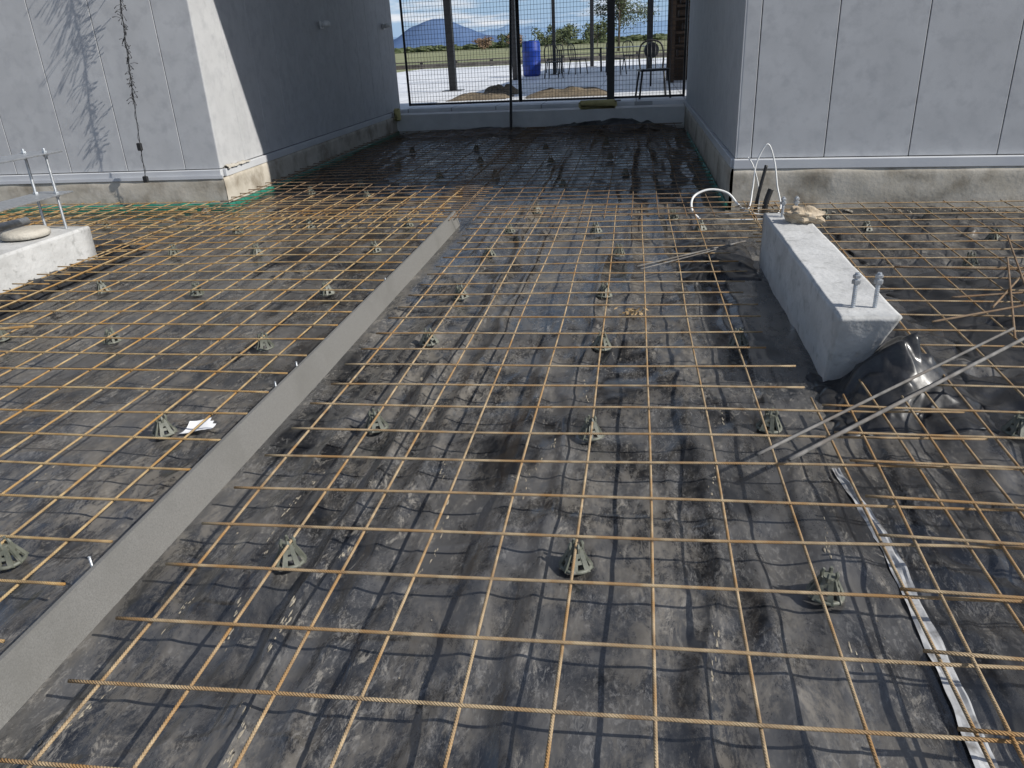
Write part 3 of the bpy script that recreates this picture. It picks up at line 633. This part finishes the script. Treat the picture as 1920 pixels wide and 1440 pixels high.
# ---------------------------------------------------------------- string lights on left wall
b=B();rg=random.Random(3);main=spline([(-4.32,6.80,3.1),(-4.36,6.79,2.5),(-4.42,6.80,1.9),(-4.47,6.79,1.4),(-4.52,6.80,1.0),(-4.56,6.80,.62),(-4.60,6.82,.27)],14)
root=empty("string_light",(-4.45,6.8,1.8),label="tangled black string light cable hanging before grey wall",category="string light")
b.tube(main,.0035,6);b.tube([p+Vector((.012*math.sin(i*.9),.01*math.cos(i*.9),0)) for i,p in enumerate(main)],.002,5);P(b.obj("cable",'rubber',root,True))
b=B()
for i,p in enumerate(main):
    if p.z<1.0: continue
    for q in range(4 if p.z<1.9 else 9):
        k=1 if p.z<1.9 else 1.8
        d=Vector((rg.uniform(-.35,.35),rg.uniform(-.7,.7),rg.uniform(-1,.4))).normalized()*rg.uniform(.02,.085)*k
        b.tube([p,p+d*.6+Vector((0,0,.01)),p+d],.0017,5,rs=[.0017,.0016,.0038])
P(b.obj("bulb_sprigs",'rubber',root,True))
b=B();b.box((-4.57,6.80,.60),(.045,.03,.07),bev=.006);b.box((-4.60,6.82,.30),(.05,.03,.06),bev=.006);P(b.obj("plug",'rubber',root))
# ---------------------------------------------------------------- fence at passage end
def fence(p0,p1,z0,z1,label):
    p0=Vector((*p0,0));p1=Vector((*p1,0));Lf=(p1-p0).length;root=empty("mesh_fence",(p0.x,p0.y,z0),label=label,category="fence",group="temporary mesh fences")
    d=(p1-p0)/Lf;up=Vector((0,0,z1-z0))
    fr=B();fr.tube([(0,0,0),up],.022,8);fr.tube([d*Lf,d*Lf+up],.022,8);fr.tube([(0,0,.02),d*Lf+Vector((0,0,.02))],.018,8);fr.tube([up,d*Lf+up],.018,8);fr.obj("frame",'black',root,True)
    wm=B();n=int(Lf/.055)
    for i in range(1,n): p=d*(Lf*i/n);wm.tube([p,p+up],.0032,4,cap=False)
    k=int((z1-z0)/.07)
    for i in range(1,k): z=Vector((0,0,(z1-z0)*i/k));wm.tube([z,d*Lf+z],.0032,4,cap=False)
    wm.obj("wire_mesh",'black',root)
fence((-4.05,14.25),(-2.02,14.15),.39,2.35,"black wire mesh temporary fence panel across passage end")
fence((-2.0,14.15),(-.44,14.0),.39,2.35,"black wire mesh temporary fence panel across passage end")
fence((-.40,14.0),(.78,13.9),.39,2.35,"narrow black wire mesh fence panel beside wall")
def post(name,x,y,z0,z1,wd,dp,m,label,cat,lean=(0,0)):
    root=empty(name,(x,y,z0),label=label,category=cat,group=cat+"s");h=z1-z0
    B().box((0,0,.006),(wd*2,dp*2,.012),bev=.002).obj("base_plate",m,root)
    b=B();b.tube([(0,0,.012),(lean[0],lean[1],h)],wd/2,4 if wd>.05 else 10);b.obj("shaft",m,root)
post("fence_post",-.43,13.95,.36,2.5,.17,.13,'black',"thick black steel post joining fence panels","fence post")
post("fence_post",-2.02,12.95,.0,2.6,.045,.045,'black',"slim black leaning fence stay before the slab","fence post",lean=(-.03,.95))
for x,y,wd in((-4.48,19.8,.24),(-3.63,24.6,.2),(-2.72,27.5,.15),(-1.86,34.7,.2),(.41,28.4,.28),(-8.5,24,.2)):
    post("pavilion_column",x,y,.36,3.9,wd,wd,'black',"dark steel pavilion column standing on paved slab","pavilion column")
b=B();b.box((3.4,24,3.95),(5.2,18,.12));b.box((.86,24,3.85),(.1,18,.25));b.obj("pavilion_roof",'trim',label="flat grey pavilion roof above the paved slab",category="roof")
root=empty("blue_barrel",(-3.42,27.0,.36),label="blue plastic barrel standing on the paved slab",category="barrel")
B().lathe((0,0,0),[(.24,0),(.28,.03),(.29,.1),(.30,.3),(.315,.34),(.30,.38),(.30,.72),(.315,.76),(.30,.8),(.29,1.0),(.27,1.05)],30).obj("drum",'blue',root,True)
B().ring((0,0,1.05),.255,.022,30,6).obj("rim",'blue',root,True)
def rug(x,y,wx,wy,h,seed):
    n=30;vs=[];fs=[]
    for j in range(n+1):
        for i in range(n+1):
            u=i/n-.5;v=j/n-.5;e=max(0,1-(abs(u)*2)**4)*max(0,1-(abs(v)*2)**2);vs.append((x+u*wx+.1*mn.noise(Vector((v*4,seed,0))),y+v*wy+.2*mn.noise(Vector((u*3,seed,2))),.364+h*e*(.6+.5*mn.noise(Vector((u*6,v*9,seed))))))
    for j in range(n):
        for i in range(n): a=j*(n+1)+i;fs.append((a,a+1,a+n+2,a+n+1))
    B().add(vs,fs).obj("matting",'rug',None,True,label="folded brown matting heaped on the paved slab",category="matting",group="folded mats")
rug(-3.1,16.2,1.2,1.2,.15,1);rug(-2.9,17.4,.8,.8,.24,2);rug(-1.35,16.2,1.6,1.5,.18,3)
b=B();b.box((0,0,0),(.62,.22,.13),rot=.08,bev=.04);b.obj("yellow_block",'yellow',None,True,loc=(-.62,13.25,.365),label="yellow foam block resting on slab edge beside plastic",category="foam block")
b=B();b.box((0,0,0),(.10,.1,.2),bev=.02);b.obj("yellow_block",'yellow',None,True,loc=(-4.02,13.3,.32),label="small yellow foam wedge at the wall end",category="foam block")
def cafe_chair(x,y,rot,label="black metal cafe chair with arched back on slab",k=1):
    root=empty("cafe_chair",(x,y,.36),label=label,category="chair",group="metal cafe chairs");root.rotation_euler=(0,0,rot)
    B().box((0,0,.45),(.42*k,.42,.035),bev=.012).obj("seat",'black',root)
    for sx in(-1,1):
        for sy in(-1,1):
            B().tube([(sx*.18*k,sy*.18,.44),(sx*.22*k,sy*.23,0)],.018,8).obj("leg",'black',root,True)
    b=B();b.tube(spline([(-.19,.2,.45),(-.21,.23,.65),(-.17,.26,.85),(0,.27,.92),(.17,.26,.85),(.21,.23,.65),(.19,.2,.45)]),.016,8)
    for q in(-.07,0,.07): b.tube([(q,.2,.46),(q,.265,.90)],.008,6)
    b.obj("backrest",'black',root,True)
cafe_chair(.28,14.35,.15,k=1.2);cafe_chair(-2.45,24.5,.4);cafe_chair(-1.9,27,2.2);cafe_chair(-.6,25,1.2);cafe_chair(-2.9,29.5,-.5);cafe_chair(-.2,29.5,2.6)
def table(x,y,m,label):
    root=empty("table",(x,y,.36),label=label,category="table",group="outdoor tables")
    B().box((0,0,.74),(1.5,.75,.03),bev=.01).obj("table_top",m,root)
    for sx in(-1,1):
        for sy in(-1,1): B().tube([(sx*.68,sy*.3,.73),(sx*.7,sy*.33,0)],.02,8).obj("leg",'black',root,True)
table(-1.9,28.3,'black',"dark outdoor table standing on the paved slab");table(-.3,27.6,'white',"white topped outdoor table on paved slab")
root=empty("round_speaker",(.30,18.0,.36),label="round black speaker on a stand beside chairs",category="speaker")
B().tube([(0,0,0),(0,0,.6)],.02,8).obj("stand",'black',root,True)
o=B().lathe((0,0,0),[(.09,-.1),(.15,-.05),(.16,.05),(.13,.1)],24).obj("speaker_body",'black',root,True);o.location=(0,0,.72);o.rotation_euler=(1.57,0,0)
root=empty("timber_rack",(1.25,19.5,.36),label="brown timber framed rack with stacked shelves",category="rack")
b=B()
for x in(-.45,.45):
    for y in(-.3,.3): b.box((x,y,1.3),(.09,.09,2.6),bev=.006)
b.obj("rack_frame",'timber',root)
b=B()
for k in range(8): b.box((0,0,.5+k*.27),(.88,.66,.05),bev=.004)
for k in range(7): b.box((.05*(k%3-1),.0,.62+k*.27),(.6,.5,.15),bev=.02)
b.obj("shelves",'timber',root)
b=B();b.box((1.9,20.2,2.0),(2.4,.12,3.3),bev=.01);b.obj("timber_wall",'timber',label="dark timber wall behind the shelving rack",category="wall")
root=empty("low_wall",(0,45.3,0),label="low dark timber edging wall beside the field",category="low wall")
b=B();b.box((-3,0,.50),(40,.2,.22),bev=.01);b.box((-3,0,.72),(40,.25,.06),bev=.01);b.obj("rails",'greytimber',root)
b=B()
for k in range(-9,7): b.box((k*2,.05,.35),(.14,.14,.7))
b.obj("posts",'greytimber',root)
def tree(name,x,y,h,cw,ch,nleaf,m,label,seed,ls=.2,trunk=.18):
    rg=random.Random(seed);root=empty(name,(x,y,0),label=label,category="tree")
    b=B();ends=[];top=h-ch*.5;b.tube([(0,0,-.1),(.1,0,top*.5),(.05,.1,top)],trunk,8,rs=[trunk,trunk*.75,trunk*.5])
    for i in range(11):
        a=rg.uniform(0,6.28);rr=cw/2*rg.uniform(.35,.95);e=Vector((rr*math.cos(a),rr*math.sin(a)*.7,top+rg.uniform(-.3,.5)*ch));s0=Vector((.05,.05,top*rg.uniform(.55,1)))
        b.tube([s0,s0.lerp(e,.5)+Vector((0,0,.06*h)),e],.05,6,rs=[trunk*.4,trunk*.25,trunk*.08]);ends.append(e);ends.append(s0.lerp(e,.7)+Vector((0,0,.04*h)))
    b.obj("trunk",'bark',root,True);c=B()
    for i in range(nleaf):
        e=rg.choice(ends);p=e+Vector((rg.gauss(0,1)*cw*.085,rg.gauss(0,1)*cw*.085,rg.gauss(0,1)*ch*.07));u=Vector((rg.uniform(-1,1),rg.uniform(-1,1),rg.uniform(-1,.6))).normalized()*ls*rg.uniform(.5,1.2);v=u.orthogonal().normalized()*ls*.4
        c.add([p-u,p-v,p+u,p+v],[(0,1,2,3)])
    c.obj("crown",m,root)
tree("gum_tree",-2.6,118,10.5,8.5,8.5,5200,'leaf',"sparse tall gum tree standing in the field",1,.20,.2)
for k,(x,y,h,m) in enumerate([(-42,230,4,'leafbrown'),(-38,260,4.5,'leafbrown'),(-47,300,6,'leaf'),(-22,200,5,'leaf'),(-16,180,4,'leaf'),(-28,330,8,'leaf'),(-9,190,5,'leaf'),(-60,320,5,'leafbrown'),(-35,420,9,'leaf'),(-14,300,8,'leaf')]):
    tree("shrub",x,y,h,h*1.3,h*.8,450,m,"small rounded shrub in the open field",k+5,h*.09,.1)
b=B();rg=random.Random(8)
for i in range(260):
    x=rg.uniform(-330,60);h=rg.uniform(4,8);b.lump((x,1100+rg.uniform(-30,30),h*.4),(rg.uniform(10,24),10,h),i,.5,8,6)
b.obj("distant_trees",'leaf',kind="stuff")
